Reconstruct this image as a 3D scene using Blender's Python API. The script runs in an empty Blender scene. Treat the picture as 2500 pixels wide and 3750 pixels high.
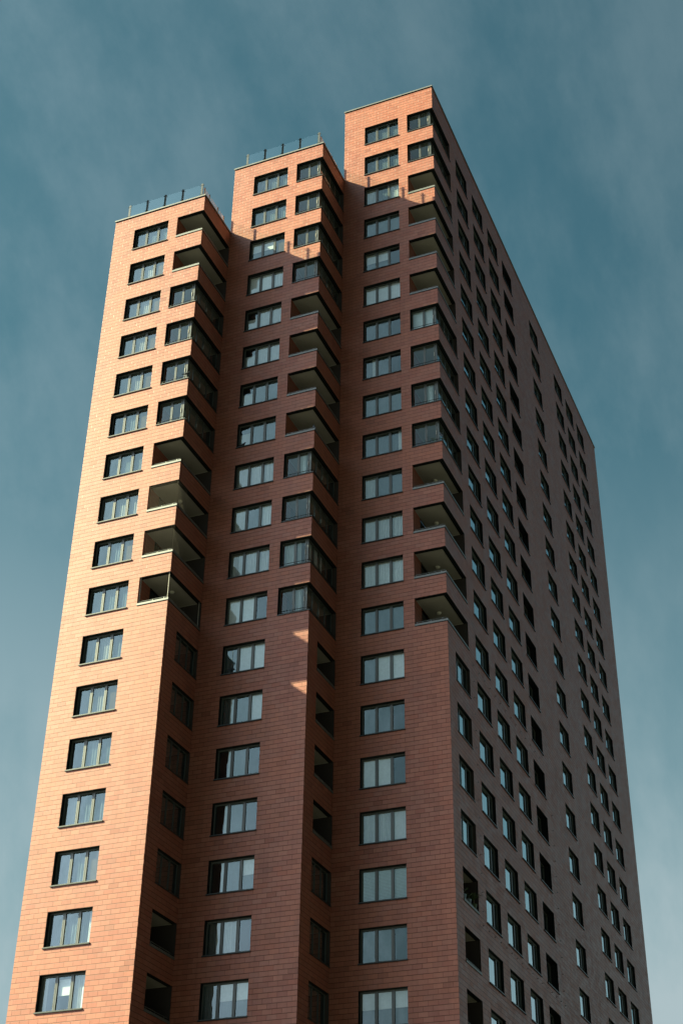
import bpy, math, random
from mathutils import Vector, Matrix
random.seed(7)
D = bpy.data
scene = bpy.context.scene
COL = scene.collection

# ------------------------------------------------------------------ dimensions (metres)
Z0 = 81.04                       # height of the topmost row of window heads
H = 3.0                          # storey height
BLK = dict(A=dict(x0=0.0, x1=6.53, yf=0.0, top=Z0 - 10.75, r0=4),
           B=dict(x0=6.53, x1=13.06, yf=3.70, top=Z0 - 4.75, r0=2),
           C=dict(x0=13.06, x1=19.59, yf=7.40, top=Z0 + 2.17, r0=0))
YE = 7.40 + 46.15                # far end of the long side
OPH = 1.75                       # opening height
BALW = 1.87                      # width of corner balcony openings
LASTROW = 25
SIDE = [5.0, 8.75, 12.5, 16.25, 23.75, 31.25, 35.05, 38.8]
SUN = Vector((2.04, 1.0, -1.61)).normalized()     # direction the light travels

# camera solved from the photograph
CAM_LOC = Vector((40.903, -57.979, Z0 - 79.441))
PAN, TILT, ROLL, FPX = -0.39969, 0.58707, 0.016775, 5335.57

# ------------------------------------------------------------------ node helpers
def mat(name):
    m = D.materials.new(name); m.use_nodes = True
    nt = m.node_tree; nt.nodes.clear()
    out = nt.nodes.new('ShaderNodeOutputMaterial')
    return m, nt, out
def nd(nt, t, **kw):
    n = nt.nodes.new(t)
    for k, v in kw.items(): setattr(n, k, v)
    return n
def sset(nt, inp, v):
    if hasattr(v, 'is_output') or isinstance(v, bpy.types.NodeSocket): nt.links.new(v, inp)
    else: inp.default_value = v
def mth(nt, op, a, b=None, c=None, clamp=False):
    n = nd(nt, 'ShaderNodeMath', operation=op); n.use_clamp = clamp
    sset(nt, n.inputs[0], a)
    if b is not None: sset(nt, n.inputs[1], b)
    if c is not None: sset(nt, n.inputs[2], c)
    return n.outputs[0]
def mixc(nt, fac, a, b, blend='MIX'):
    n = nd(nt, 'ShaderNodeMix', data_type='RGBA', blend_type=blend)
    sset(nt, n.inputs['Factor'], fac)
    sset(nt, n.inputs[6], a if not isinstance(a, tuple) else (*a, 1) if len(a) == 3 else a)
    sset(nt, n.inputs[7], b if not isinstance(b, tuple) else (*b, 1) if len(b) == 3 else b)
    return n.outputs[2]
def remap(nt, v, a, b, c, d):
    n = nd(nt, 'ShaderNodeMapRange', interpolation_type='SMOOTHSTEP')
    sset(nt, n.inputs[0], v)
    for i, q in zip((1, 2, 3, 4), (a, b, c, d)): n.inputs[i].default_value = q
    return n.outputs[0]
def noise(nt, vec, scale, detail=3, rough=.5, dim='3D'):
    n = nd(nt, 'ShaderNodeTexNoise', noise_dimensions=dim)
    if vec is not None: nt.links.new(vec, n.inputs['Vector'])
    n.inputs['Scale'].default_value = scale; n.inputs['Detail'].default_value = detail
    n.inputs['Roughness'].default_value = rough
    return n.outputs[0]
def principled(nt, out, base, rough=.5, metal=0.0, spec=.5, bump=None, bstr=.3, bdist=.01):
    p = nd(nt, 'ShaderNodeBsdfPrincipled')
    sset(nt, p.inputs['Base Color'], (*base, 1) if isinstance(base, tuple) else base)
    sset(nt, p.inputs['Roughness'], rough)
    p.inputs['Metallic'].default_value = metal
    p.inputs['Specular IOR Level'].default_value = spec
    if bump is not None:
        b = nd(nt, 'ShaderNodeBump'); b.inputs['Strength'].default_value = bstr
        b.inputs['Distance'].default_value = bdist
        nt.links.new(bump, b.inputs['Height']); nt.links.new(b.outputs[0], p.inputs['Normal'])
    nt.links.new(p.outputs[0], out.inputs[0])
    return p

# ------------------------------------------------------------------ materials
def tile_material():
    m, nt, out = mat('terracotta_tile')
    uvn = nd(nt, 'ShaderNodeUVMap'); uvn.uv_map = 'UVMap'
    sp = nd(nt, 'ShaderNodeSeparateXYZ'); nt.links.new(uvn.outputs[0], sp.inputs[0])
    u, v = sp.outputs[0], sp.outputs[1]
    geo = nd(nt, 'ShaderNodeNewGeometry')
    vr = mth(nt, 'DIVIDE', v, .25)
    row = mth(nt, 'FLOOR', vr)
    par = mth(nt, 'FLOORED_MODULO', row, 2.0)
    uu = mth(nt, 'MULTIPLY_ADD', u, 1 / .5022, mth(nt, 'MULTIPLY', par, .5))
    col = mth(nt, 'FLOOR', uu)
    fu = mth(nt, 'FRACT', uu); fv = mth(nt, 'FRACT', vr)
    cmb = nd(nt, 'ShaderNodeCombineXYZ')
    nt.links.new(col, cmb.inputs[0]); nt.links.new(row, cmb.inputs[1])
    wn = nd(nt, 'ShaderNodeTexWhiteNoise', noise_dimensions='3D'); nt.links.new(cmb.outputs[0], wn.inputs['Vector'])
    wsp = nd(nt, 'ShaderNodeSeparateXYZ'); nt.links.new(wn.outputs['Color'], wsp.inputs[0])
    r1, r2, r3 = wsp.outputs
    dh = mth(nt, 'MULTIPLY', mth(nt, 'MINIMUM', fv, mth(nt, 'SUBTRACT', 1.0, fv)), .25)
    dv = mth(nt, 'MULTIPLY', mth(nt, 'MINIMUM', fu, mth(nt, 'SUBTRACT', 1.0, fu)), .5022)
    lh = remap(nt, dh, .0080, .0175, 1, 0)
    lv = remap(nt, dv, .0050, .0125, 1, 0)
    lvs = mth(nt, 'MULTIPLY', lv, mth(nt, 'MULTIPLY_ADD', mth(nt, 'POWER', r3, 2.0), .55, .42))
    line = mth(nt, 'MAXIMUM', lh, lvs)
    # clay colours: fired body varies tile to tile and in broad drifts over the wall
    c = mixc(nt, r1, (.332, .107, .072), (.376, .143, .100))
    big = noise(nt, geo.outputs['Position'], .16, 3, .55)
    c = mixc(nt, remap(nt, big, .35, .68, 0, .75), c, (.398, .138, .083))
    mid = noise(nt, geo.outputs['Position'], .9, 4, .6)
    c = mixc(nt, remap(nt, mid, .42, .75, 0, .20), c, (.235, .118, .086))
    val = mth(nt, 'MULTIPLY_ADD', r2, .13, .935)
    odd = mth(nt, 'MULTIPLY', mth(nt, 'GREATER_THAN', r3, .965), .16)
    val = mth(nt, 'SUBTRACT', val, odd)
    # rain streaks
    st = nd(nt, 'ShaderNodeVectorMath', operation='MULTIPLY'); nt.links.new(geo.outputs['Position'], st.inputs[0])
    st.inputs[1].default_value = (3.2, 3.2, .22)
    stn = noise(nt, st.outputs[0], 1.0, 4, .6)
    val = mth(nt, 'MULTIPLY', val, remap(nt, stn, .40, .75, 1.02, .91))
    fine = noise(nt, geo.outputs['Position'], 30, 3, .6)
    val = mth(nt, 'MULTIPLY', val, mth(nt, 'MULTIPLY_ADD', fine, .10, .95))
    hsv = nd(nt, 'ShaderNodeHueSaturation'); nt.links.new(c, hsv.inputs['Color']); nt.links.new(val, hsv.inputs['Value'])
    c = mixc(nt, mth(nt, 'MULTIPLY', line, .90), hsv.outputs[0], (.080, .023, .010))
    # relief: sunk joints and every tile hanging at a slightly different tilt
    tilt = mth(nt, 'MULTIPLY', mth(nt, 'SUBTRACT', fu, .5), mth(nt, 'SUBTRACT', r1, .5))
    tilt2 = mth(nt, 'MULTIPLY', mth(nt, 'SUBTRACT', fv, .5), mth(nt, 'SUBTRACT', r2, .42))
    ht = mth(nt, 'MULTIPLY_ADD', tilt, .34, mth(nt, 'MULTIPLY', tilt2, .26))
    ht = mth(nt, 'SUBTRACT', ht, line)
    rough = mth(nt, 'MULTIPLY_ADD', r2, .12, mth(nt, 'MULTIPLY_ADD', mid, .14, .37))
    principled(nt, out, c, rough, 0, .36, ht, .8, .010)
    return m

def simple(name, col, rough=.5, metal=0.0, spec=.5, var=.12, scale=3.0, bump=0.0):
    m, nt, out = mat(name)
    tc = nd(nt, 'ShaderNodeNewGeometry')
    n = noise(nt, tc.outputs['Position'], scale, 4, .6)
    f = mth(nt, 'MULTIPLY_ADD', n, 2 * var, 1 - var)
    h = nd(nt, 'ShaderNodeHueSaturation'); h.inputs['Color'].default_value = (*col, 1); nt.links.new(f, h.inputs['Value'])
    principled(nt, out, h.outputs[0], rough, metal, spec, n if bump else None, bump, .01)
    return m

def glass_material(name='window_glass', tint=(.90, .95, .95), ior=1.95, gain=1.35, wav=.011):
    m, nt, out = mat(name)
    geo = nd(nt, 'ShaderNodeNewGeometry')
    dt = nd(nt, 'ShaderNodeVectorMath', operation='DOT_PRODUCT')
    nt.links.new(geo.outputs['Incoming'], dt.inputs[0]); nt.links.new(geo.outputs['Normal'], dt.inputs[1])
    ca = mth(nt, 'ABSOLUTE', dt.outputs['Value'])
    f0 = ((ior - 1) / (ior + 1)) ** 2 * gain
    f = mth(nt, 'MULTIPLY_ADD', mth(nt, 'POWER', mth(nt, 'SUBTRACT', 1.0, ca), 3.4), 1 - f0, f0, clamp=True)
    oi = nd(nt, 'ShaderNodeObjectInfo')
    off = nd(nt, 'ShaderNodeVectorMath', operation='ADD'); nt.links.new(geo.outputs['Position'], off.inputs[0])
    nt.links.new(oi.outputs['Location'], off.inputs[1])
    n = noise(nt, off.outputs[0], .8, 2, .5)
    b = nd(nt, 'ShaderNodeBump'); b.inputs['Strength'].default_value = 1; b.inputs['Distance'].default_value = wav
    nt.links.new(n, b.inputs['Height'])
    tr = nd(nt, 'ShaderNodeBsdfTransparent'); tr.inputs[0].default_value = (*tint, 1)
    gl = nd(nt, 'ShaderNodeBsdfGlossy'); gl.inputs['Roughness'].default_value = .012
    gl.inputs['Color'].default_value = (.74, .94, 1.0, 1)
    nt.links.new(b.outputs[0], gl.inputs['Normal'])
    mx = nd(nt, 'ShaderNodeMixShader'); nt.links.new(f, mx.inputs[0])
    nt.links.new(tr.outputs[0], mx.inputs[1]); nt.links.new(gl.outputs[0], mx.inputs[2])
    nt.links.new(mx.outputs[0], out.inputs[0])
    return m

def cloth_material(name, col, through=.3, sheer=0.0, stripes=0.0):
    m, nt, out = mat(name)
    geo = nd(nt, 'ShaderNodeNewGeometry')
    oi = nd(nt, 'ShaderNodeObjectInfo')
    n = noise(nt, geo.outputs['Position'], 6, 3, .6)
    f = mth(nt, 'MULTIPLY', mth(nt, 'MULTIPLY_ADD', n, .3, .85), mth(nt, 'MULTIPLY_ADD', oi.outputs['Random'], .30, .80))
    h = nd(nt, 'ShaderNodeHueSaturation'); h.inputs['Color'].default_value = (*col, 1); nt.links.new(f, h.inputs['Value'])
    d = nd(nt, 'ShaderNodeBsdfDiffuse'); nt.links.new(h.outputs[0], d.inputs[0])
    t = nd(nt, 'ShaderNodeBsdfTranslucent'); nt.links.new(h.outputs[0], t.inputs[0])
    mx = nd(nt, 'ShaderNodeMixShader'); mx.inputs[0].default_value = through
    nt.links.new(d.outputs[0], mx.inputs[1]); nt.links.new(t.outputs[0], mx.inputs[2])
    last = mx.outputs[0]
    if sheer:
        tp = nd(nt, 'ShaderNodeBsdfTransparent')
        m2 = nd(nt, 'ShaderNodeMixShader'); m2.inputs[0].default_value = sheer
        nt.links.new(last, m2.inputs[1]); nt.links.new(tp.outputs[0], m2.inputs[2]); last = m2.outputs[0]
    nt.links.new(last, out.inputs[0])
    return m

M = dict(
    tile=tile_material(),
    frame=simple('grey_metal_frame', (.115, .125, .12), .35, .25, .5, .08, 2.0),
    sill=simple('sill_metal', (.055, .065, .065), .45, .3, .5, .1, 2.0),
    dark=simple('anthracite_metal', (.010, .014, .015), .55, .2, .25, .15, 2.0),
    coping=simple('pale_metal_coping', (.17, .18, .175), .5, .35, .5, .22, 1.6),
    ceil=simple('painted_concrete_ceiling', (.42, .39, .355), .8, 0, .3, .16, 1.1, .1),
    trim=simple('white_trim', (.50, .48, .43), .6, 0, .4, .05),
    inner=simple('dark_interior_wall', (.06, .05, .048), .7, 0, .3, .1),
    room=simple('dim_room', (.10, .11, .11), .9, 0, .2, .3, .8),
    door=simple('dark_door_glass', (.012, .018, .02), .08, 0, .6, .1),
    floor=simple('balcony_floor', (.16, .155, .14), .8, 0, .3, .15),
    roof=simple('roof_gravel', (.28, .27, .25), .95, 0, .2, .25, 6, .4),
    glass=glass_material(),
    sglass=glass_material('coated_glass', (.6, .72, .72), 3.4, 1.5, .002),
    bglass=glass_material('balcony_glass', (.76, .85, .85), 1.7, 1.2, .003),
    rglass=glass_material('railing_glass', (.90, .97, .96), 1.4, 1.2, .001),
    w=cloth_material('white_curtain', (.93, .95, .94), .15),
    s=cloth_material('sheer_curtain', (.26, .33, .35), .35, .25),
    m=cloth_material('dim_curtain', (.34, .36, .36), .15),
    b=cloth_material('beige_screen', (.12, .10, .072), .1),
    h=cloth_material('white_blind', (.95, .96, .96), .08),
    z=cloth_material('slatted_blind', (.55, .66, .67), .1),
    bird=simple('bird_feathers', (.035, .04, .048), .6, 0, .4, .4, 18),
    leaf=simple('plant_leaf', (.06, .10, .04), .55, 0, .5, .3, 9),
    paleleaf=simple('pale_leaf', (.42, .50, .38), .55, 0, .5, .2, 9),
    pot=simple('glazed_pot', (.20, .26, .30), .5, 0, .5, .2, 5),
    wood=simple('lounger_fabric', (.10, .12, .15), .8, 0, .3, .1),
    lamp=simple('lamp_glass', (.72, .70, .62), .35, 0, .5, .03),
    net=simple('net_cord', (.16, .14, .11), .8, 0, .2, .1),
)

# ------------------------------------------------------------------ mesh builder
class MB:
    def __init__(s): s.v = []; s.f = []; s.m = []; s.uv = []; s.mats = []
    def mi(s, k):
        if k not in s.mats: s.mats.append(k)
        return s.mats.index(k)
    def quad(s, pts, k, uv=None):
        i = len(s.v); s.v += [tuple(p) for p in pts]; s.f.append(tuple(range(i, i + len(pts))))
        s.m.append(s.mi(k)); s.uv.append(uv or [(0, 0)] * len(pts))
    def box(s, a, b, k, skip=''):
        x0, y0, z0 = a; x1, y1, z1 = b
        F = {'f': [(x0, y0, z0), (x1, y0, z0), (x1, y0, z1), (x0, y0, z1)],
             'k': [(x1, y1, z0), (x0, y1, z0), (x0, y1, z1), (x1, y1, z1)],
             'l': [(x0, y1, z0), (x0, y0, z0), (x0, y0, z1), (x0, y1, z1)],
             'r': [(x1, y0, z0), (x1, y1, z0), (x1, y1, z1), (x1, y0, z1)],
             't': [(x0, y0, z1), (x1, y0, z1), (x1, y1, z1), (x0, y1, z1)],
             'b': [(x0, y1, z0), (x1, y1, z0), (x1, y0, z0), (x0, y0, z0)]}
        for q, p in F.items():
            if q not in skip: s.quad(p, k)
    def tube(s, p, q, r, k, n=6, r2=None):
        p, q = Vector(p), Vector(q); d = (q - p).normalized()
        a = d.orthogonal().normalized(); b = d.cross(a); r2 = r if r2 is None else r2
        P = [p + (a * math.cos(t) + b * math.sin(t)) * r for t in [2 * math.pi * i / n for i in range(n)]]
        Q = [q + (a * math.cos(t) + b * math.sin(t)) * r2 for t in [2 * math.pi * i / n for i in range(n)]]
        for i in range(n): s.quad([P[i], P[(i + 1) % n], Q[(i + 1) % n], Q[i]], k)
        s.quad(list(reversed(P)), k); s.quad(Q, k)
    def lathe(s, c, prof, k, n=14):
        c = Vector(c)
        R = [[c + Vector((r * math.cos(2 * math.pi * i / n), r * math.sin(2 * math.pi * i / n), z)) for i in range(n)] for r, z in prof]
        for A, B in zip(R, R[1:]):
            for i in range(n): s.quad([A[i], A[(i + 1) % n], B[(i + 1) % n], B[i]], k)
    def transform(s, mx):
        s.v = [tuple(mx @ Vector(p)) for p in s.v]; return s
    def merge(s, o, mx=None):
        i = len(s.v)
        s.v += [tuple(mx @ Vector(p)) if mx else p for p in o.v]
        for f, m_, uv in zip(o.f, o.m, o.uv):
            s.f.append(tuple(q + i for q in f)); s.m.append(s.mi(o.mats[m_])); s.uv.append(uv)
    def mesh(s, name, smooth=False):
        me = D.meshes.new(name); me.from_pydata(s.v, [], s.f)
        for k in s.mats: me.materials.append(M[k])
        me.polygons.foreach_set('material_index', s.m)
        ul = me.uv_layers.new(name='UVMap')
        flat = [c for uv in s.uv for p in uv for c in p]
        ul.data.foreach_set('uv', flat)
        if smooth:
            me.shade_smooth()
        me.update(); return me
def link(name, me, parent=None, mx=None):
    o = D.objects.new(name, me); COL.objects.link(o)
    if parent: o.parent = parent
    if mx is not None: o.matrix_local = mx
    return o
def empty(name, loc=(0, 0, 0)):
    o = D.objects.new(name, None); COL.objects.link(o); o.location = loc; o.empty_display_size = .5; return o
def tag(o, label, cat, group=None):
    o['label'] = label; o['category'] = cat
    if group: o['group'] = group

# ------------------------------------------------------------------ ground
g = MB(); g.quad([(-2500, -2500, 0), (2500, -2500, 0), (2500, 2500, 0), (-2500, 2500, 0)], 'ground')
def ground_mat():
    m, nt, out = mat('ground_paving')
    geo = nd(nt, 'ShaderNodeNewGeometry')
    a = noise(nt, geo.outputs['Position'], .02, 4, .6); b = noise(nt, geo.outputs['Position'], 1.2, 4, .6)
    c = mixc(nt, remap(nt, a, .4, .6, 0, 1), (.022, .028, .018), (.042, .041, .038))
    c = mixc(nt, mth(nt, 'MULTIPLY', b, .35), c, (.03, .029, .027))
    principled(nt, out, c, .9); return m
M['ground'] = ground_mat()
go = link('ground', g.mesh('ground')); go['kind'] = 'structure'

# ------------------------------------------------------------------ tower root
tower = empty('apartment_tower', (10, 25, 0))
tag(tower, 'tall terracotta tiled apartment tower with three stepped blocks and corner balconies', 'apartment tower')
TI = Matrix.Translation((-10, -25, 0))
def part(name, mb, mx=None, parent=None, smooth=False):
    me = mb.mesh(name, smooth) if isinstance(mb, MB) else mb
    m4 = (TI @ mx) if mx is not None else TI.copy()
    return link(name, me, parent or tower, m4)

# ------------------------------------------------------------------ walls with openings
def wall_sheet(mb, P, u0, u1, z0, z1, holes, uref, k='tile'):
    us = sorted({u0, u1, *[h[0] for h in holes], *[h[1] for h in holes]}); us = [u for u in us if u0 <= u <= u1]
    zs = sorted({z0, z1, *[h[2] for h in holes], *[h[3] for h in holes]}); zs = [z for z in zs if z0 <= z <= z1]
    for i in range(len(us) - 1):
        for j in range(len(zs) - 1):
            a, b, c, d = us[i], us[i + 1], zs[j], zs[j + 1]
            mu, mz = (a + b) / 2, (c + d) / 2
            if any(h[0] < mu < h[1] and h[2] < mz < h[3] for h in holes): continue
            mb.quad([P(a, c), P(b, c), P(b, d), P(a, d)], k,
                    [(u - uref, z - Z0) for u, z in ((a, c), (b, c), (b, d), (a, d))])
def zt(r): return Z0 - H * r

for key, b in BLK.items():
    x0, x1, yf, top, r0 = b['x0'], b['x1'], b['yf'], b['top'], b['r0']
    mb = MB()
    holes = []
    for r in range(r0, LASTROW + 1):
        z = zt(r)
        holes.append((x0 + 1.515, x0 + 4.015, z - OPH, z))
        if r < 14: holes.append((x1 - BALW, x1, z - OPH, z))
    wall_sheet(mb, lambda u, z: (u, yf, z), x0, x1, 0, top, holes, x1)
    yend = YE if key == 'C' else yf + 3.70
    holes = []
    for r in range(r0, LASTROW + 1):
        z = zt(r)
        if r < 14: holes.append((yf, yf + (3.66 if key == 'C' else 3.70), z - OPH, z))
        else: holes.append((yf + 1.23, yf + (3.66 if key == 'C' else 3.70), z - OPH, z))
        if key == 'C':
            for s in SIDE: holes.append((yf + s, yf + s + 2.5, z - OPH, z))
    wall_sheet(mb, lambda u, z: (x1, u, z), yf, yend, 0, top, holes, yf)
    # left flank (above the neighbouring lower roof, or the whole height for the lowest block) and rear
    P = lambda u, z: (x0, u, z)
    zl = 0 if key == 'A' else BLK['A' if key == 'B' else 'B']['top']
    mb.quad([(x0, YE, zl), (x0, yf, zl), (x0, yf, top), (x0, YE, top)], 'tile', [(-YE, zl - Z0), (-yf, zl - Z0), (-yf, top - Z0), (-YE, top - Z0)])
    mb.quad([(x1, YE, 0), (x0, YE, 0), (x0, YE, top), (x1, YE, top)], 'tile', [(-x1, -Z0), (-x0, -Z0), (-x0, top - Z0), (-x1, top - Z0)])
    part('wall', mb)
    mb = MB(); mb.quad([(x0, yf, top - .03), (x1, yf, top - .03), (x1, YE, top - .03), (x0, YE, top - .03)], 'roof')
    part('roof', mb)
    # coping: segments with butt joints
    mb = MB(); o = .06; h0, h1 = top, top + .10
    n = 3
    for i in range(n):
        a = x0 - (o if i == 0 and key == 'A' else (o if i == 0 else 0)); a = (x0 - o) if i == 0 else x0 + (x1 - x0) * i / n + .004
        c = (x1 + o) if i == n - 1 else x0 + (x1 - x0) * (i + 1) / n - .004
        mb.box((a, yf - o, h0), (c, yf + .34, h1), 'coping')
    ye = YE + o if key == 'C' else yf + 3.695
    k = 16 if key == 'C' else 2
    for i in range(k):
        a = yf + .342 + (ye - yf - .342) * i / k; c = yf + .342 + (ye - yf - .342) * (i + 1) / k - .008
        mb.box((x1 - .30, a, h0), (x1 + o, c, h1), 'coping')
    mb.box((x0 - (o if key != 'x' else 0), yf + .342, h0), (x0 + .30, YE, h1), 'coping')
    # dark strip under the cap, standing in for its cast shadow
    mb.box((x0 + .003, yf - .025, top - .05), (x1 + .025, yf - .002, top - .002), 'dark')
    part('coping', mb)

# ------------------------------------------------------------------ windows
SG = 'sglass'
MU2 = [(1.78, 1.91)]; PANES2 = [(.07, 1.78), (1.91, 2.43)]
MU = [(.75, .90), (1.60, 1.75)]
PANES = [(.07, .75), (.90, 1.60), (1.75, 2.43)]
def window_mesh(dep=.27, MU=MU):
    mb = MB(); W = 2.5; h = OPH
    # reveals
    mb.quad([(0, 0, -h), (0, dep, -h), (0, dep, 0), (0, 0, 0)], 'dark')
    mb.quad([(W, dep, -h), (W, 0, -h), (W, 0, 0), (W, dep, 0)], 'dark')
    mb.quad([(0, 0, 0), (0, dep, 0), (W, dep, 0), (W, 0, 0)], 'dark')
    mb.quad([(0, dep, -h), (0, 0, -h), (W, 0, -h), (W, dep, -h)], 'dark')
    y0, y1 = dep - .04, dep + .05
    mb.box((.003, y0, -h + .045), (.07, y1, -.003), 'frame')
    mb.box((W - .07, y0, -h + .045), (W - .003, y1, -.003), 'frame')
    mb.box((.07, y0, -.08), (W - .07, y1, -.003), 'frame')
    mb.box((.07, y0, -h + .045), (W - .07, y1, -h + .12), 'frame')
    for a, b in MU:
        mb.box((a, y0 + .006, -h + .12), ((a + b) / 2 - .006, y1, -.08), 'frame')
        mb.box(((a + b) / 2 - .006, y0 + .02, -h + .12), ((a + b) / 2 + .006, y1, -.08), 'dark')
        mb.box(((a + b) / 2 + .006, y0 + .006, -h + .12), (b, y1, -.08), 'frame')
    # the room behind
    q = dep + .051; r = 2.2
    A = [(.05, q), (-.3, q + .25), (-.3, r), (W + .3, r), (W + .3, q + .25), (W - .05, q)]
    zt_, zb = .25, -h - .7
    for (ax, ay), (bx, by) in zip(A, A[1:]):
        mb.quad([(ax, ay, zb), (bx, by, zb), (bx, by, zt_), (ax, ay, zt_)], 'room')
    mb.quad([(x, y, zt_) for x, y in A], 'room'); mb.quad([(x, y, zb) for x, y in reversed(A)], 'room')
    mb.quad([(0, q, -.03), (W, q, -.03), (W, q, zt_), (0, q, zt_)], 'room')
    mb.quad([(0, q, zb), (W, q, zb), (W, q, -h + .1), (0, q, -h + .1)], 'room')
    return mb
def pane_mesh(dep=.27, PANES=PANES, gk='glass'):
    mb = MB()
    for a, b in PANES:
        mb.quad([(a - .01, dep + .02, -OPH + .11), (b + .01, dep + .02, -OPH + .11), (b + .01, dep + .02, -.07), (a - .01, dep + .02, -.07)], gk)
    return mb
def sill_mesh(dep=.27):
    mb = MB()
    mb.box((-.03, -.055, -OPH + .001), (2.53, -.002, -OPH + .045), 'sill')
    mb.box((.002, -.002, -OPH + .004), (2.498, dep - .04, -OPH + .043), 'sill')
    mb.quad([(-.03, -.056, -OPH - .03), (2.53, -.056, -OPH - .03), (2.53, -.056, -OPH + .001), (-.03, -.056, -OPH + .001)], 'dark')
    mb.quad([(-.03, -.004, -OPH - .03), (2.53, -.004, -OPH - .03), (2.53, -.056, -OPH - .03), (-.03, -.056, -OPH - .03)], 'dark')
    return mb
def drape(mb, a, b, z0, z1, y, k, amp=.025, per=.13, ph=0.0, flare=0.0):
    n = max(4, int((b - a) / .03)); pts = []
    for i in range(n + 1):
        x = a + (b - a) * i / n
        pts.append((x, y + amp * math.sin(2 * math.pi * x / per + ph) + amp * .5 * math.sin(2 * math.pi * x / per / .37 + 1.3 * ph)))
    for (xa, ya), (xb, yb) in zip(pts, pts[1:]):
        mb.quad([(xa + flare * (xa - a), ya, z0), (xb + flare * (xb - a), yb, z0), (xb, yb, z1), (xa, ya, z1)], k)
def curtain_mesh(spec, dep=.27):
    mb = MB(); y = dep + .115; rnd = random.Random(spec)
    for (a, b), c in zip(PANES, spec):
        a -= .06; b += .06; ph = rnd.random() * 6
        if c == 'w': drape(mb, a, b, -1.8, -.02, y, 'w', .022, .12 + .05 * rnd.random(), ph)
        elif c == 'm': drape(mb, a, b, -1.8, -.02, y, 'm', .012, .15, ph)
        elif c == 's': drape(mb, a, b, -1.8, -.02, y, 's', .015, .17, ph)
        elif c == 'g': drape(mb, a, b, -1.8, -.02, y, 's', .003, .5, ph)
        elif c == 'b': mb.quad([(a, y - .06, -1.74), (b, y - .06, -1.74), (b, y - .06, -.02), (a, y - .06, -.02)], 'b')
        elif c == 'h': mb.quad([(a, y - .04, -.85), (b, y - .04, -.85), (b, y - .04, -.02), (a, y - .04, -.02)], 'h'); drape(mb, a, b, -1.8, -.02, y + .06, 's', .006, .3, ph)
        elif c == 'H': mb.quad([(a + .05, y - .04, -.95), (b - .05, y - .04, -.95), (b - .05, y - .04, -.2), (a + .05, y - .04, -.2)], 'h')
        elif c == 'W': mb.quad([(a, y - .05, -1.74), (b, y - .05, -1.74), (b, y - .05, -.02), (a, y - .05, -.02)], 'h')
        elif c == 'l': drape(mb, a, a + .3, -1.8, -.02, y, 'w', .02, .09, ph)
        elif c == 'r': drape(mb, b - .28, b, -1.8, -.02, y, 'w', .02, .09, ph)
        elif c == 'e':
            drape(mb, b - .34, b, -1.8, -.02, y, 'w', .02, .09, ph); drape(mb, a, b - .34, -1.8, -.02, y + .05, 's', .02, .15, ph)
        elif c == 't':
            drape(mb, a, b, -1.8, -.55, y, 'w', .006, .4, ph)
        elif c == 'z':
            for i in range(24):
                zz = -.04 - i * .072
                mb.quad([(a, y, zz - .05), (b, y, zz - .05), (b, y - .035, zz), (a, y - .035, zz)], 'z')
    return mb

WM = window_mesh().mesh('window'); PM = pane_mesh().mesh('pane'); SM = sill_mesh().mesh('sill')
WMs = window_mesh(.21, MU2).mesh('window_two_sash'); PMs = pane_mesh(.21, PANES2, 'sglass').mesh('pane_two_sash'); SMs = sill_mesh(.21).mesh('sill_shallow')
WMd = window_mesh(.46).mesh('window_deep'); PMd = pane_mesh(.46).mesh('pane_deep'); SMd = sill_mesh(.46).mesh('sill_deep')
CUR = {}
def curtain(spec, deep=False):
    if spec not in CUR: CUR[spec] = curtain_mesh(spec).mesh('curtain')
    return CUR[spec]
FRONT = dict(
    A=dict(zip(range(4, 21), 'sss smb smb smb smb nsb ggg mmm nsb sss sms smb nss mss ssb sse lHw'.split())),
    B=dict(zip(range(2, 21), 'sss sss hhb WWw tww tww tgg tgg www wsw www WWn sWW esW rgn rgn rgh ewn shh'.split())),
    C=dict(zip(range(0, 21), 'sss sss wsw ggg hhn WWW ggn esn ggg sse wgg www www ggg gWW ggn WWn wwW zzz ggn hhh'.split())))
SIDE_SPEC = ['nnn', 'gnn', 'nnn', 'ggn', 'wnn', 'nns', 'nnn', 'sgn']
ROTX = Matrix.Rotation(math.pi / 2, 4, 'Z')
def mx_front(x, y, z): return Matrix.Translation((x, y, z))
def mx_side(x, y, z): return Matrix.Translation((x, y, z)) @ ROTX

# candidate windows, ranked by how large the photograph shows them
fwd = Vector((math.sin(PAN) * math.cos(TILT), math.cos(PAN) * math.cos(TILT), math.sin(TILT)))
rt = Vector((math.cos(PAN), -math.sin(PAN), 0)); up = rt.cross(fwd)
rt2 = math.cos(ROLL) * rt + math.sin(ROLL) * up; up2 = -math.sin(ROLL) * rt + math.cos(ROLL) * up
def project(p):
    d = Vector(p) - CAM_LOC; z = d.dot(fwd)
    return 1250 + FPX * d.dot(rt2) / z, 1875 - FPX * d.dot(up2) / z
cands = []
for key, b in BLK.items():
    for r in range(b['r0'], LASTROW + 1):
        c = Vector((b['x0'] + 2.765, b['yf'], zt(r) - .87)); cands.append((key, r, None, c, Vector((0, -1, 0))))
for r in range(0, LASTROW + 1):
    for i, s in enumerate(SIDE):
        c = Vector((19.59, 7.4 + s + 1.25, zt(r) - .87)); cands.append(('S', r, i, c, Vector((1, 0, 0))))
def score(c):
    u, v = project(c[3]); d = CAM_LOC - c[3]
    vis = -60 < u < 2560 and -60 < v < 3780
    return (1 if vis else 0) * abs(d.normalized().dot(c[4])) / d.length_squared
cands.sort(key=score, reverse=True)
rest = MB(); PMB, SMB, WMB = pane_mesh(), sill_mesh(), window_mesh()
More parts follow.
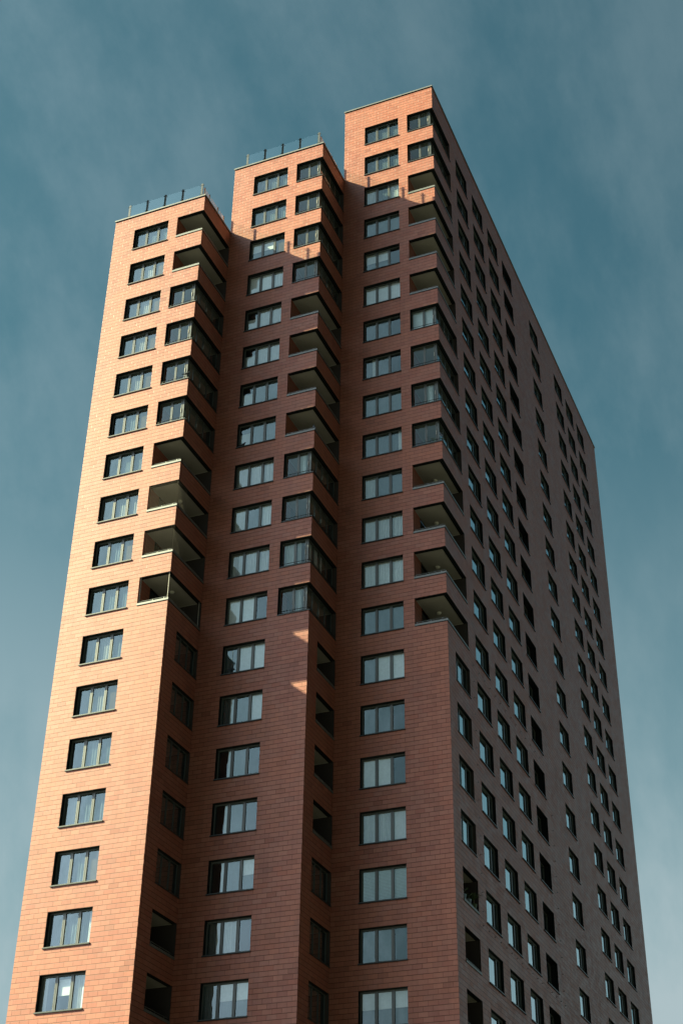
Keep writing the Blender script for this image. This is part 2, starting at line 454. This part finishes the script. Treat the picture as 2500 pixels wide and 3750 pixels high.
WMBs, PMBs, SMBs = window_mesh(.21, MU2), pane_mesh(.21, PANES2, 'sglass'), sill_mesh(.21)
WMBd, PMBd, SMBd = window_mesh(.46), pane_mesh(.46), sill_mesh(.46)
rw = random.Random(3)
WIN = {}
for n, (key, r, i, c, nrm) in enumerate(cands):
    deep = (key == 'S' and i == 3)
    if key == 'S':
        mx = mx_side(19.59, 7.4 + SIDE[i], zt(r)); spec = rw.choice(SIDE_SPEC)
    else:
        b = BLK[key]; mx = mx_front(b['x0'] + 1.515, b['yf'], zt(r)); spec = FRONT[key].get(r, 'sss')
    if n < 100:
        trio = (WMd, PMd, SMd) if deep else (WMs, PMs, SMs) if key == 'S' else (WM, PM, SM)
        w = part('window', trio[0], mx)
        link('pane', trio[1], w); link('sill', trio[2], w)
        if spec != 'nnn' and not deep: link('curtain', curtain(spec), w)
        WIN[(key, r, i)] = w
    else:
        for q in ((WMBd, PMBd, SMBd) if deep else (WMBs, PMBs, SMBs) if key == 'S' else (WMB, PMB, SMB)): rest.merge(q, mx)
        if spec != 'nnn' and not deep: rest.merge(curtain_mesh(spec), mx)
o = part('window', rest); o['kind'] = 'stuff'

# bird shaped sticker on a pane
mb = MB()
sh = [(0, 0), (.10, .05), (.24, .05), (.20, .11), (.10, .15), (.04, .16), (.02, .20), (-.02, .15), (-.12, .12), (-.22, .10), (-.26, .05), (-.12, .04), (-.05, -.02), (-.04, -.08), (.03, -.08)]
mb.quad([(.42 + x, .232, -1.42 + z) for x, z in reversed(sh)], 'bird')
link('bird_sticker', mb.mesh('bird_sticker'), WIN[('B', 14, None)])

# ------------------------------------------------------------------ balconies
GLZ = dict(A=set([*range(6, 10), *range(14, 19)]), B=set([*range(2, 6), *range(10, 14), *range(18, 26)]), C=set([0, 1, *range(6, 10), *range(14, 18)]))
def balcony_body(corner, clad, yb=3.68):
    mb = MB(); X = -BALW; zb = -2.72; zc = .035; bw = .26
    # ceiling and its dark edge bands
    if corner:
        mb.quad([(X, 0, 0), (X, bw, 0), (0, bw, 0), (0, 0, 0)], 'dark')
        mb.quad([(-bw, bw, 0), (-bw, yb, 0), (0, yb, 0), (0, bw, 0)], 'dark')
        mb.quad([(X, bw, 0), (X, bw, zc), (-bw, bw, zc), (-bw, bw, 0)], 'dark')
        mb.quad([(-bw, bw, 0), (-bw, bw, zc), (-bw, yb, zc), (-bw, yb, 0)], 'dark')
        mb.quad([(X, bw, zc), (X, yb, zc), (-bw, yb, zc), (-bw, bw, zc)], 'ceil')
    else:
        mb.quad([(-bw, 1.23, 0), (-bw, yb, 0), (0, yb, 0), (0, 1.23, 0)], 'dark')
        mb.quad([(-bw, 1.23, 0), (-bw, 1.23, zc), (-bw, yb, zc), (-bw, yb, 0)], 'dark')
        mb.quad([(X, .2, zc), (X, yb, zc), (-bw, yb, zc), (-bw, .2, zc)], 'ceil')
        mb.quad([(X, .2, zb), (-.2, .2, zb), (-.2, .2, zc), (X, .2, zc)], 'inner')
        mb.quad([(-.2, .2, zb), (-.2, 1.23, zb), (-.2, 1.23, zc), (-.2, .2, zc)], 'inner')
        mb.quad([(-.2, 1.23, -OPH), (0, 1.23, -OPH), (0, 1.23, 0), (-.2, 1.23, 0)], 'dark')
    mb.quad([(X, .2, zb), (-.2, .2, zb), (-.2, yb, zb), (X, yb, zb)], 'floor')
    # house wall: clad pier, then the glazed door in a dark frame
    uv = lambda y, z: (y, z)
    y0 = 0 if corner else .2
    mb.quad([(X, clad, zb), (X, y0, zb), (X, y0, zc), (X, clad, zc)], 'tile', [uv(clad, zb), uv(y0, zb), uv(y0, zc), uv(clad, zc)])
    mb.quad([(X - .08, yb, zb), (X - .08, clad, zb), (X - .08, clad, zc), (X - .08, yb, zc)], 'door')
    mb.quad([(X - .08, clad, zb), (X, clad, zb), (X, clad, zc), (X - .08, clad, zc)], 'dark')
    for yy in (clad, (clad + yb) / 2 - .04, yb - .09):
        mb.box((X - .079, yy + .002, zb), (X - .01, yy + .085, zc - .004), 'dark')
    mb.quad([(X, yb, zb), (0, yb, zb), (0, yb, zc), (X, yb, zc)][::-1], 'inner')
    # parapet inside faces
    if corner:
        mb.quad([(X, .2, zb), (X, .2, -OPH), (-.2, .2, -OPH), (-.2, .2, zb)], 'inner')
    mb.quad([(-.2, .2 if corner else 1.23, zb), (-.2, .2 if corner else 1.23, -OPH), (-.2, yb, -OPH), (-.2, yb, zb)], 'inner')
    # pale shadow-gap trims where ceiling meets walls
    mb.box((X + .002, (bw if corner else .2) + .002, zc - .03), (X + .028, clad, zc - .002), 'trim')
    mb.box((X + .03, yb - .03, zc - .035), (-bw - .01, yb - .004, zc - .002), 'trim')
    return mb
def coping_open(corner, yb=3.68):
    mb = MB()
    if corner:
        mb.box((-BALW + .002, -.035, -OPH + .001), (.035, .225, -OPH + .12), 'coping')
        mb.box((-.225, .227, -OPH + .001), (.035, yb, -OPH + .12), 'coping')
        mb.box((-BALW + .004, -.02, -OPH - .03), (.02, -.002, -OPH), 'dark')  # dark strips here and on the side paint in the shadow below the coping
        mb.box((.002, .0, -OPH - .03), (.02, yb, -OPH), 'dark')
    else:
        mb.box((-.225, 1.235, -OPH + .001), (.035, yb, -OPH + .12), 'coping')
    return mb
def railing_mesh(corner, glz, yb=3.68):
    mb = MB(); z = -OPH + (.27 if not glz else .25); r = .017; k = 'coping' if not glz else 'dark'
    w = .09 if not glz else .06
    zb_ = -OPH + (.12 if not glz else .045)
    if corner:
        mb.tube((-BALW + .02, w, z), (-w, w, z), r, k); mb.tube((-w, w, z), (-w, yb - .03, z), r, k)
        for x in (-1.75, -.98, -.30): mb.tube((x, w, zb_), (x, w, z), r * .9, k)
        for y in (.30, 1.2, 2.2, 3.2): mb.tube((-w, y, zb_), (-w, y, z), r * .9, k)
        if glz:
            mb.tube((-BALW + .02, w, z - .13), (-w, w, z - .13), r, k); mb.tube((-w, w, z - .13), (-w, yb - .03, z - .13), r, k)
    else:
        mb.tube((-w, 1.26, z), (-w, yb - .03, z), r, k)
        for y in (1.5, 2.4, 3.3): mb.tube((-w, y, zb_), (-w, y, z), r * .9, k)
    return mb
def glazing_mesh(corner, yb=3.68):
    fr, gl = MB(), MB(); z0, z1 = -OPH + .045, -.004; i = .26 if corner else .18; t = .05
    def vfront(a, b): fr.box((a, i, z0 + .05), (b, i + t, z1 - .06), 'frame')
    def vside(a, b): fr.box((-i - t, a, z0 + .05), (-i, b, z1 - .06), 'frame')
    if corner:
        X = -BALW + .003
        fr.box((X, i, z0), (-i, i + t, z0 + .05), 'frame'); fr.box((X, i, z1 - .06), (-i, i + t, z1), 'frame')
        vfront(X, X + .05); vfront(-1.12, -1.06); vfront(-1.05, -.99); vfront(-.46, -.40)
        fr.box((-.37, i, z0 + .05), (-i + .0, i + .11, z1 - .06), 'frame')
        fr.quad([(X + .001, i, z0), (X + .001, 0.0, z0), (X + .001, 0.0, z1), (X + .001, i, z1)], 'dark')
        fr.quad([(X, .003, -.003), (0, .003, -.003), (0, i, -.003), (X, i, -.003)][::-1], 'dark')
        fr.box((-i - t, i + t + .002, z0), (-i, yb - .01, z0 + .05), 'frame'); fr.box((-i - t, i + t + .002, z1 - .06), (-i, yb - .01, z1), 'frame')
        for a in (1.02, 1.88, 2.74): vside(a - .045, a - .003); vside(a + .003, a + .045)
        vside(yb - .06, yb - .012)
        for a, b in ((X + .05, -1.12), (-.99, -.46)):
            gl.quad([(a, i + .03, z0 + .05), (b, i + .03, z0 + .05), (b, i + .03, z1 - .06), (a, i + .03, z1 - .06)], 'bglass')
        gl.quad([(-.40, i + .03, z0 + .05), (-.37, i + .03, z0 + .05), (-.37, i + .03, z1 - .06), (-.40, i + .03, z1 - .06)], 'bglass')
        for a, b in ((.37, .975), (1.065, 1.835), (1.925, 2.695), (2.785, yb - .06)):
            gl.quad([(-i - .03, a, z0 + .05), (-i - .03, b, z0 + .05), (-i - .03, b, z1 - .06), (-i - .03, a, z1 - .06)], 'glass' if corner else 'sglass')
        # sill plates
        fr.box((X, -.045, -OPH + .001), (.045, i - .002, -OPH + .044), 'sill')
        fr.box((-i + .002, i, -OPH + .001), (.045, yb, -OPH + .044), 'sill')
        # sash handles
        fr.box((-.44, i - .035, -.98), (-.41, i - .002, -.70), 'trim'); fr.box((-i + .002, 1.85, -1.0), (-i + .03, 1.875, -.75), 'trim')
    else:
        a0 = 1.235
        fr.box((-i - t, a0, z0), (-i, yb - .01, z0 + .05), 'frame'); fr.box((-i - t, a0, z1 - .06), (-i, yb - .01, z1), 'frame')
        vside(a0, a0 + .06); vside(yb - .08, yb - .012)
        for a in (2.05, 2.85): vside(a - .045, a - .003); vside(a + .003, a + .045)
        for a, b in ((a0 + .06, 2.005), (2.095, 2.805), (2.895, yb - .08)):
            gl.quad([(-i - .03, a, z0 + .05), (-i - .03, b, z0 + .05), (-i - .03, b, z1 - .06), (-i - .03, a, z1 - .06)], 'glass' if corner else 'sglass')
        fr.box((-i + .002, a0, -OPH + .001), (.045, yb, -OPH + .044), 'sill')
    return fr, gl
def lamp_mesh():
    mb = MB()
    mb.lathe((0, 0, 0), [(.15, 0), (.155, -.02), (.14, -.03)], 'trim')
    mb.lathe((0, 0, 0), [(.14, -.028), (.135, -.06), (.115, -.10), (.07, -.13), (.02, -.142), (.001, -.143)], 'lamp', 16)
    return mb
bodies = {(c, k): balcony_body(c, k).mesh('balcony') for c in (True, False) for k in (1.18, 2.18)}
COP = {c: coping_open(c).mesh('coping') for c in (True, False)}
RAIL = {(c, g_): railing_mesh(c, g_).mesh('railing') for c in (True, False) for g_ in (True, False)}
GL = {}
for c in (True, False):
    f_, g_ = glazing_mesh(c); GL[c] = (f_.mesh('glazing_frame'), g_.mesh('glass_pane'))
LAMP = lamp_mesh().mesh('ceiling_lamp', True)
def net_mesh(step=.085, t=.002):
    mb = MB()
    x = -BALW + .02
    while x < -.02:
        mb.box((x - t, .02, -OPH + .1), (x + t, .02 + 2 * t, -.01), 'net', 'kb'); x += step
    z = -.03
    while z > -OPH + .1:
        mb.box((-BALW + .02, .028, z - t), (-.02, .028 + 2 * t, z + t), 'net', 'k'); z -= step
    y = .05
    while y < 1.1:
        mb.box((-.03, y - t, -OPH + .1), (-.03 + 2 * t, y + t, -.01), 'net', 'k'); y += step
    z = -.03
    while z > -OPH + .1:
        mb.box((-.04, .05, z - t), (-.04 + 2 * t, 1.1, z + t), 'net'); z -= step
    return mb
def poles_mesh():
    mb = MB()
    for p in ((-BALW + .07, .08), (-.08, .08), (-.08, 3.55)):
        mb.tube((*p, -OPH + .12), (*p, -.005), .016, 'trim')
    return mb
def bal_curtain():
    mb = MB(); drape(mb, -BALW + .1, -1.06, -1.74, -.08, .40, 'w', .03, .15); drape(mb, -.97, -.76, -1.74, -.08, .40, 'w', .03, .10)
    for a, b in ((.35, .95), (1.15, 1.7), (2.0, 2.3)):
        n = MB(); drape(n, a, b, -1.74, -.08, .38, 'w', .03, .13); mb.merge(n, ROTX)
    return mb
BALC = {}
for key, b in BLK.items():
    for r in range(b['r0'], LASTROW + 1):
        corner = r < 14; glz = r in GLZ[key]
        clad = 1.18 if r in (12, 13, 11) or r > 15 else 2.18
        mx = Matrix.Translation((b['x1'], b['yf'], zt(r)))
        o = part('balcony', bodies[(corner, clad)], mx); BALC[(key, r)] = o
        if glz:
            link('glazing_frame', GL[corner][0], o); link('glass_pane', GL[corner][1], o)
            if corner: link('railing', RAIL[(True, True)], o)
        else:
            link('coping', COP[corner], o)
            link('railing', RAIL[(corner, False)], o)
        if (key, r) in [('C', 10), ('C', 11), ('C', 12), ('C', 13), ('A', 11), ('A', 13), ('A', 6), ('B', 12), ('B', 13), ('C', 5)]:
            lx = dict(C=-1.15, A=-.97, B=-.6)[key]
            link('ceiling_lamp', LAMP, o, Matrix.Translation((lx, 2.0 if key != 'B' else .75, .034)))
        if (key, r) == ('A', 11): link('safety_net', net_mesh().mesh('safety_net'), o)
        if (key, r) == ('A', 12): link('safety_net', net_mesh(.14, .0014).mesh('safety_net'), o)
        if (key, r) == ('A', 13): link('net_pole', poles_mesh().mesh('net_pole'), o)
        if (key, r) in [('B', 12)]: link('curtain', bal_curtain().mesh('curtain'), o)
        if (key, r) in [('C', 6)]:
            mb = MB()
            for a, c_ in ((-1.8, -1.09), (-1.02, -.43)): mb.quad([(a, .36, -1.7), (c_, .36, -1.7), (c_, .36, -.07), (a, .36, -.07)], 'h')
            link('blind', mb.mesh('blind'), o)
        if (key, r) in [('B', 10), ('B', 13), ('C', 8)]:
            mb = MB(); drape(mb, -1.0, -.6, -1.74, -.08, .42, 'w', .03, .12); link('curtain', mb.mesh('curtain'), o)

# ------------------------------------------------------------------ glass railings on the two lower roofs
for key in 'AB':
    b = BLK[key]; zr = b['top']
    fx = [b['x0'] + q for q in (.745, 2.07, 3.39, 4.69, 6.08)]
    mb = MB(); yp = b['yf'] + .30
    sy = [b['yf'] + q for q in (.68, 1.36, 2.58, 3.45)]; xs = b['x1'] - .45
    # base rail tying the posts
    mb.box((fx[0] - .05, yp - .03, zr + .101), (xs - .05, yp + .03, zr + .16), 'coping')
    mb.box((xs - .03, yp + .05, zr + .101), (xs + .03, sy[-1] + .1, zr + .16), 'coping')
    rail = part('roof_railing', mb)
    pm = MB()
    pm.box((-.07, -.03, .1), (.07, .03, 1.54), 'frame')
    for zz in (.52, 1.36):
        pm.box((-.11, -.035, zz), (.11, -.013, zz + .045), 'dark'); pm.tube((.11, -.025, zz + .02), (.15, -.025, zz - .01), .02, 'dark')
        pm.tube((-.11, -.025, zz + .02), (-.14, -.025, zz + .02), .018, 'dark')
    pme = pm.mesh('post')
    for x in fx[:1] + fx[4:]: link('post', pme, rail, Matrix.Translation((x, yp, zr)))
    for x in fx[1:4]: link('post', pme, rail, Matrix.Translation((x, yp, zr)) @ Matrix.Rotation(.5, 4, 'Z'))
    pm2 = MB(); pm2.box((-.045, -.03, .1), (.045, .03, 1.54), 'frame')
    for zz in (.52, 1.36): pm2.box((-.11, -.05, zz), (.11, -.031, zz + .04), 'dark')
    pme2 = pm2.mesh('post_slim')
    for y in sy: link('post', pme2, rail, Matrix.Translation((xs, y, zr)) @ Matrix.Rotation(-1.1, 4, 'Z'))
    for a, c in zip(fx, fx[1:]):
        gm = MB(); gm.quad([(a + .07, yp - .05, zr + .42), (c - .07, yp - .05, zr + .42), (c - .07, yp - .05, zr + 1.40), (a + .07, yp - .05, zr + 1.40)], 'rglass'); link('glass_panel', gm.mesh('glass_panel'), rail)
    for a, c in zip([yp + .1] + sy[1:], sy[1:]):
        gm = MB(); gm.quad([(xs + .05, a + .07, zr + .42), (xs + .05, c - .07, zr + .42), (xs + .05, c - .07, zr + 1.40), (xs + .05, a + .07, zr + 1.40)], 'rglass'); link('glass_panel', gm.mesh('glass_panel'), rail)

# ------------------------------------------------------------------ small wall anchors on the long side
am = MB(); am.box((-.001, -.026, -.026), (.012, .026, .026), 'coping'); am.tube((.012, 0, 0), (.045, 0, .0), .012, 'frame'); am.tube((.045, 0, .026), (.045, 0, -.026), .010, 'coping')
ame = am.mesh('wall_anchor')
spots = [(4.3 + i * 1.03, -41.37) for i in range(14)] + [(4.28 + i * .98, -56.1) for i in range(17)]
spots += [(4.3, -41.37 - 1.0 * i) for i in range(1, 15)] + [(19.84, -44.4 - .99 * i) for i in range(0, 12)]
for y, z in spots:
    part('wall_anchor', ame, Matrix.Translation((19.59, 7.4 + y, Z0 + z)))

# ------------------------------------------------------------------ pigeons
def pigeon():
    mb = MB()
    # body rings along a spine (x forward), radii
    sp = [(-.20, .055, .004, .018), (-.13, .075, .018, .030), (-.07, .10, .040, .045), (0, .125, .055, .060), (.055, .155, .048, .055),
          (.085, .195, .030, .034), (.095, .225, .026, .027), (.110, .245, .027, .025), (.130, .250, .018, .017), (.145, .248, .008, .008)]
    n = 12; R = []
    for i, (x, z, ry, rz) in enumerate(sp):
        j = min(i + 1, len(sp) - 1); k = max(i - 1, 0)
        t = Vector((sp[j][0] - sp[k][0], 0, sp[j][1] - sp[k][1])).normalized(); nrm = Vector((-t.z, 0, t.x))
        R.append([Vector((x, 0, z)) + Vector((0, 1, 0)) * ry * math.cos(2 * math.pi * q / n) + nrm * rz * math.sin(2 * math.pi * q / n) for q in range(n)])
    for A_, B_ in zip(R, R[1:]):
        for q in range(n): mb.quad([A_[q], A_[(q + 1) % n], B_[(q + 1) % n], B_[q]], 'bird')
    mb.quad(R[0], 'bird')
    mb.tube((.143, 0, .248), (.172, 0, .240), .006, 'coping', 6, .001)          # beak
    for s in (-1, 1):
        mb.tube((.0, s * .02, .075), (.01, s * .022, .0), .006, 'net')
        for a in (-.4, 0, .4): mb.tube((.01, s * .022, .004), (.01 + .035 * math.cos(a), s * .022 + .03 * math.sin(a), .003), .003, 'net')
        # folded wing
        w = [(.05, s * .052, .15), (.06, s * .056, .11), (-.06, s * .052, .06), (-.19, s * .022, .045), (-.18, s * .015, .07), (-.05, s * .045, .13)]
        mb.quad(w if s < 0 else w[::-1], 'bird')
    mb.quad([(-.15, -.03, .066), (-.15, .03, .066), (-.28, .032, .030), (-.28, -.032, .030)], 'bird')   # tail
    mb.quad([(-.15, -.03, .052), (-.28, -.032, .022), (-.28, .032, .022), (-.15, .03, .052)], 'bird')
    return mb
PG = pigeon().mesh('pigeon')
def put_pigeon(x, y, z, rz, label, sc=1.0, pitch=0):
    o = link('pigeon', PG); o.location = (x, y, z); o.rotation_euler = (0, pitch, rz); o.scale = (sc,) * 3
    tag(o, label, 'bird', 'dark birds perched on the tower'); return o
xB, yB, xC, yC, xA, yA = 13.06, 3.70, 19.59, 7.40, 6.53, 0.0
put_pigeon(xB - .12, yB + .10, zt(9) - OPH + .12, math.radians(150), 'dark bird perched on the open balcony corner of the middle block', 1.25, -.55)
put_pigeon(BLK['B']['x0'] + 1.515 + .42, yB + .02, zt(9) - OPH + .045, 0.2, 'dark bird on the sill of a shaded three pane window', 1.15, 0)
put_pigeon(xC - .10, yC - .0, zt(9) - OPH + .30, math.radians(150), 'dark bird on the railing of the glazed corner balcony at the tallest block', 1.2, -.5)
put_pigeon(xA - .12, yA + .04, zt(8) - OPH + .27, math.radians(30), 'dark bird on the railing of a sunlit glazed balcony', 1.1, 0)

# ------------------------------------------------------------------ plants
def yucca(h=1.1, n=26, k='paleleaf', pot='pot'):
    mb = MB(); rr = random.Random(5)
    mb.lathe((0, 0, 0), [(.001, 0), (.11, 0), (.15, .26), (.16, .28), (.13, .28), (.001, .26)], pot, 12)
    mb.tube((0, 0, .24), (.02, .01, .24 + h * .6), .02, 'net')
    lv = MB()
    for i in range(n):
        a = rr.random() * 6.28; z = .30 + h * (.35 + .3 * rr.random()); L = .30 + .28 * rr.random(); e = .2 + rr.random()
        d = Vector((math.cos(a), math.sin(a), 0)); s = Vector((-math.sin(a), math.cos(a), 0)) * .022
        p0 = Vector((.01, 0, z)); p1 = p0 + d * L * .55 + Vector((0, 0, L * .5 * e)); p2 = p0 + d * L + Vector((0, 0, L * (.6 * e - .25)))
        lv.quad([p0 - s, p0 + s, p1 + s, p1 - s], k); lv.quad([p1 - s, p1 + s, p2 + s * .1, p2 - s * .1], k)
    return mb, lv
def put_plant(x, y, z, label, h, k, pot, sc=1.0, n=26, group=None):
    r_ = empty('potted_plant', (x, y, z)); a, b_ = yucca(h, n, k, pot)
    link('pot', a.mesh('pot'), r_); link('foliage', b_.mesh('foliage'), r_); r_.scale = (sc,) * 3
    tag(r_, label, 'potted plant', group); return r_
put_plant(xC - .52, yC + .45, zt(9) - 2.71, 'pale spiky plant behind the glass of a shaded corner balcony', 1.7, 'paleleaf', 'pot', 1.0, 40)
zl = zt(18) - OPH + .12
M['potblue'] = simple('blue_grey_pot', (.16, .24, .30), .5)
gp = 'pots on the loggia ledge in the long side wall'
put_plant(xC - .10, yC + 1.52, zl, 'blue grey pot nearest the tower corner on the loggia ledge', .25, 'leaf', 'potblue', .95, 8, gp)
put_plant(xC - .10, yC + 2.30, zl, 'blue grey pot in the middle of the loggia ledge', .25, 'leaf', 'potblue', .95, 8, gp)
put_plant(xC - .10, yC + 3.15, zl, 'dark green pot with a bushy plant leaning over the loggia ledge', .5, 'leaf', 'leaf', 1.0, 40, gp)

# ------------------------------------------------------------------ roof furniture behind the railing of the middle block
zr = BLK['B']['top']
r_ = empty('lounge_chair', (10.15, 4.75, zr - .03))
mb = MB(); mb.box((-.55, -.28, .30), (.55, .28, .38), 'wood'); link('seat', mb.mesh('seat'), r_)
mb = MB(); mb.quad([(.55, -.28, .36), (.55, .28, .36), (1.05, .28, .92), (1.05, -.28, .92)], 'wood')
mb.quad([(.60, -.28, .33), (1.10, -.28, .89), (1.10, .28, .89), (.60, .28, .33)], 'wood')
mb.quad([(1.05, -.28, .92), (1.05, .28, .92), (1.10, .28, .89), (1.10, -.28, .89)], 'wood')
mb.quad([(.55, -.28, .36), (1.05, -.28, .92), (1.10, -.28, .89), (.60, -.28, .33)], 'wood'); link('backrest', mb.mesh('backrest'), r_)
for sx in (-.5, .5):
    for sy_ in (-.25, .25):
        mb = MB(); mb.tube((sx, sy_, .30), (sx * 1.06, sy_, .02), .02, 'coping'); link('leg', mb.mesh('leg'), r_)
r_.scale = (1, 1, 1.15)
tag(r_, 'dark reclining lounge chair behind the glass railing on the middle roof', 'lounge chair')
for x, lab in ((7.75, 'small wire tripod by the left end of the middle roof railing'), (12.25, 'small wire tripod by the right end of the middle roof railing')):
    mb = MB(); ap = Vector((0, 0, .85))
    for a in (0, 2.1, 4.2): mb.tube(ap, (.20 * math.cos(a), .20 * math.sin(a), 0), .011, 'frame')
    mb.tube((.1, 0, .42), (-.05, .09, .42), .008, 'frame'); mb.tube((-.05, .09, .42), (-.05, -.09, .42), .008, 'frame')
    o = link('wire_stand', mb.mesh('wire_stand')); o.location = (x, yB + .62, zr - .03); tag(o, lab, 'wire stand', 'wire tripods on the middle roof')

# ------------------------------------------------------------------ light
sun = D.lights.new('sun', 'SUN'); sun.energy = 5.0; sun.angle = math.radians(.53); sun.color = (1.0, .95, .56)
so = D.objects.new('sun', sun); COL.objects.link(so); so.rotation_euler = SUN.to_track_quat('-Z', 'Y').to_euler(); so.location = (-60, -40, 120)
elev = math.asin(-SUN.z); azim = math.atan2(-SUN.x, -SUN.y)
wd = D.worlds.new('World'); scene.world = wd; wd.use_nodes = True
nt = wd.node_tree; nt.nodes.clear()
out = nt.nodes.new('ShaderNodeOutputWorld'); bg = nt.nodes.new('ShaderNodeBackground')
sky = nt.nodes.new('ShaderNodeTexSky'); sky.sky_type = 'NISHITA'; sky.sun_disc = False
sky.sun_elevation = elev; sky.sun_rotation = azim % (2 * math.pi)
sky.altitude = 50; sky.air_density = 1.0; sky.dust_density = 1.2; sky.ozone_density = 1.6
tc = nt.nodes.new('ShaderNodeTexCoord')
# graded teal sky with thin, torn veils of high cloud
base = mixc(nt, 1.0, sky.outputs[0], (.36, .60, .445), 'MULTIPLY')
# unseen glow added around the sun to lift the shaded fronts
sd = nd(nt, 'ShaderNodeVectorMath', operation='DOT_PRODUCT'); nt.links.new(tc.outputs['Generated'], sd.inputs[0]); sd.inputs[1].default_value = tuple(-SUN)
sun_glow = mth(nt, 'POWER', mth(nt, 'MULTIPLY_ADD', sd.outputs['Value'], .5, .5, clamp=True), 15.0)
vm = nd(nt, 'ShaderNodeVectorMath', operation='MULTIPLY'); nt.links.new(tc.outputs['Generated'], vm.inputs[0]); vm.inputs[1].default_value = (2.1, 1.2, .95)
n1 = noise(nt, vm.outputs[0], 4.2, 7, .58); n2 = noise(nt, vm.outputs[0], 15.0, 6, .62)
cl = mth(nt, 'MULTIPLY_ADD', n2, .25, mth(nt, 'MULTIPLY', n1, .85))
sepz = nd(nt, 'ShaderNodeSeparateXYZ'); nt.links.new(tc.outputs['Generated'], sepz.inputs[0])
low = remap(nt, sepz.outputs[2], .12, .85, .95, .50)
cf = mth(nt, 'MULTIPLY', remap(nt, cl, .38, .74, 0, .34), low)
hz = mth(nt, 'MULTIPLY', remap(nt, sepz.outputs[2], .14, .66, 1.0, 0.0), remap(nt, n1, .32, .66, .55, 1.25))
veil = mixc(nt, sun_glow, (2.15, 2.72, 2.88), (34, 37.5, 43))
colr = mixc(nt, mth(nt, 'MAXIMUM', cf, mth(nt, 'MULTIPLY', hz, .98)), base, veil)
colr = mixc(nt, mth(nt, 'MULTIPLY', sun_glow, .6), colr, veil)
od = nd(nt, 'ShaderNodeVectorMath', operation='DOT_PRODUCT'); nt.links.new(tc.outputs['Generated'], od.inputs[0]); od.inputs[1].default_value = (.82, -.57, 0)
away = remap(nt, od.outputs['Value'], -.05, .68, 1.0, .14)  # added dimming of the unseen sky at right rear, deepens the inner corners
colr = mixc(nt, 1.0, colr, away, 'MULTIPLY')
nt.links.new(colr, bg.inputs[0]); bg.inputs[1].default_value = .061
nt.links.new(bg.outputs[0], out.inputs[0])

# ------------------------------------------------------------------ camera
cd = D.cameras.new('camera'); cam = D.objects.new('camera', cd); COL.objects.link(cam)
R = Matrix((rt2, up2, -fwd)).transposed().to_4x4()
cam.matrix_world = Matrix.Translation(CAM_LOC) @ R
cd.sensor_fit = 'HORIZONTAL'; cd.sensor_width = 36; cd.lens = 36 * FPX / 2500
cd.clip_start = .5; cd.clip_end = 6000
scene.camera = cam
scene.view_settings.view_transform = 'Standard'; scene.view_settings.look = 'None'
scene.view_settings.exposure = 1.66; scene.view_settings.gamma = 1
scene.cycles.diffuse_bounces = 1; scene.cycles.max_bounces = 8; scene.cycles.transparent_max_bounces = 16
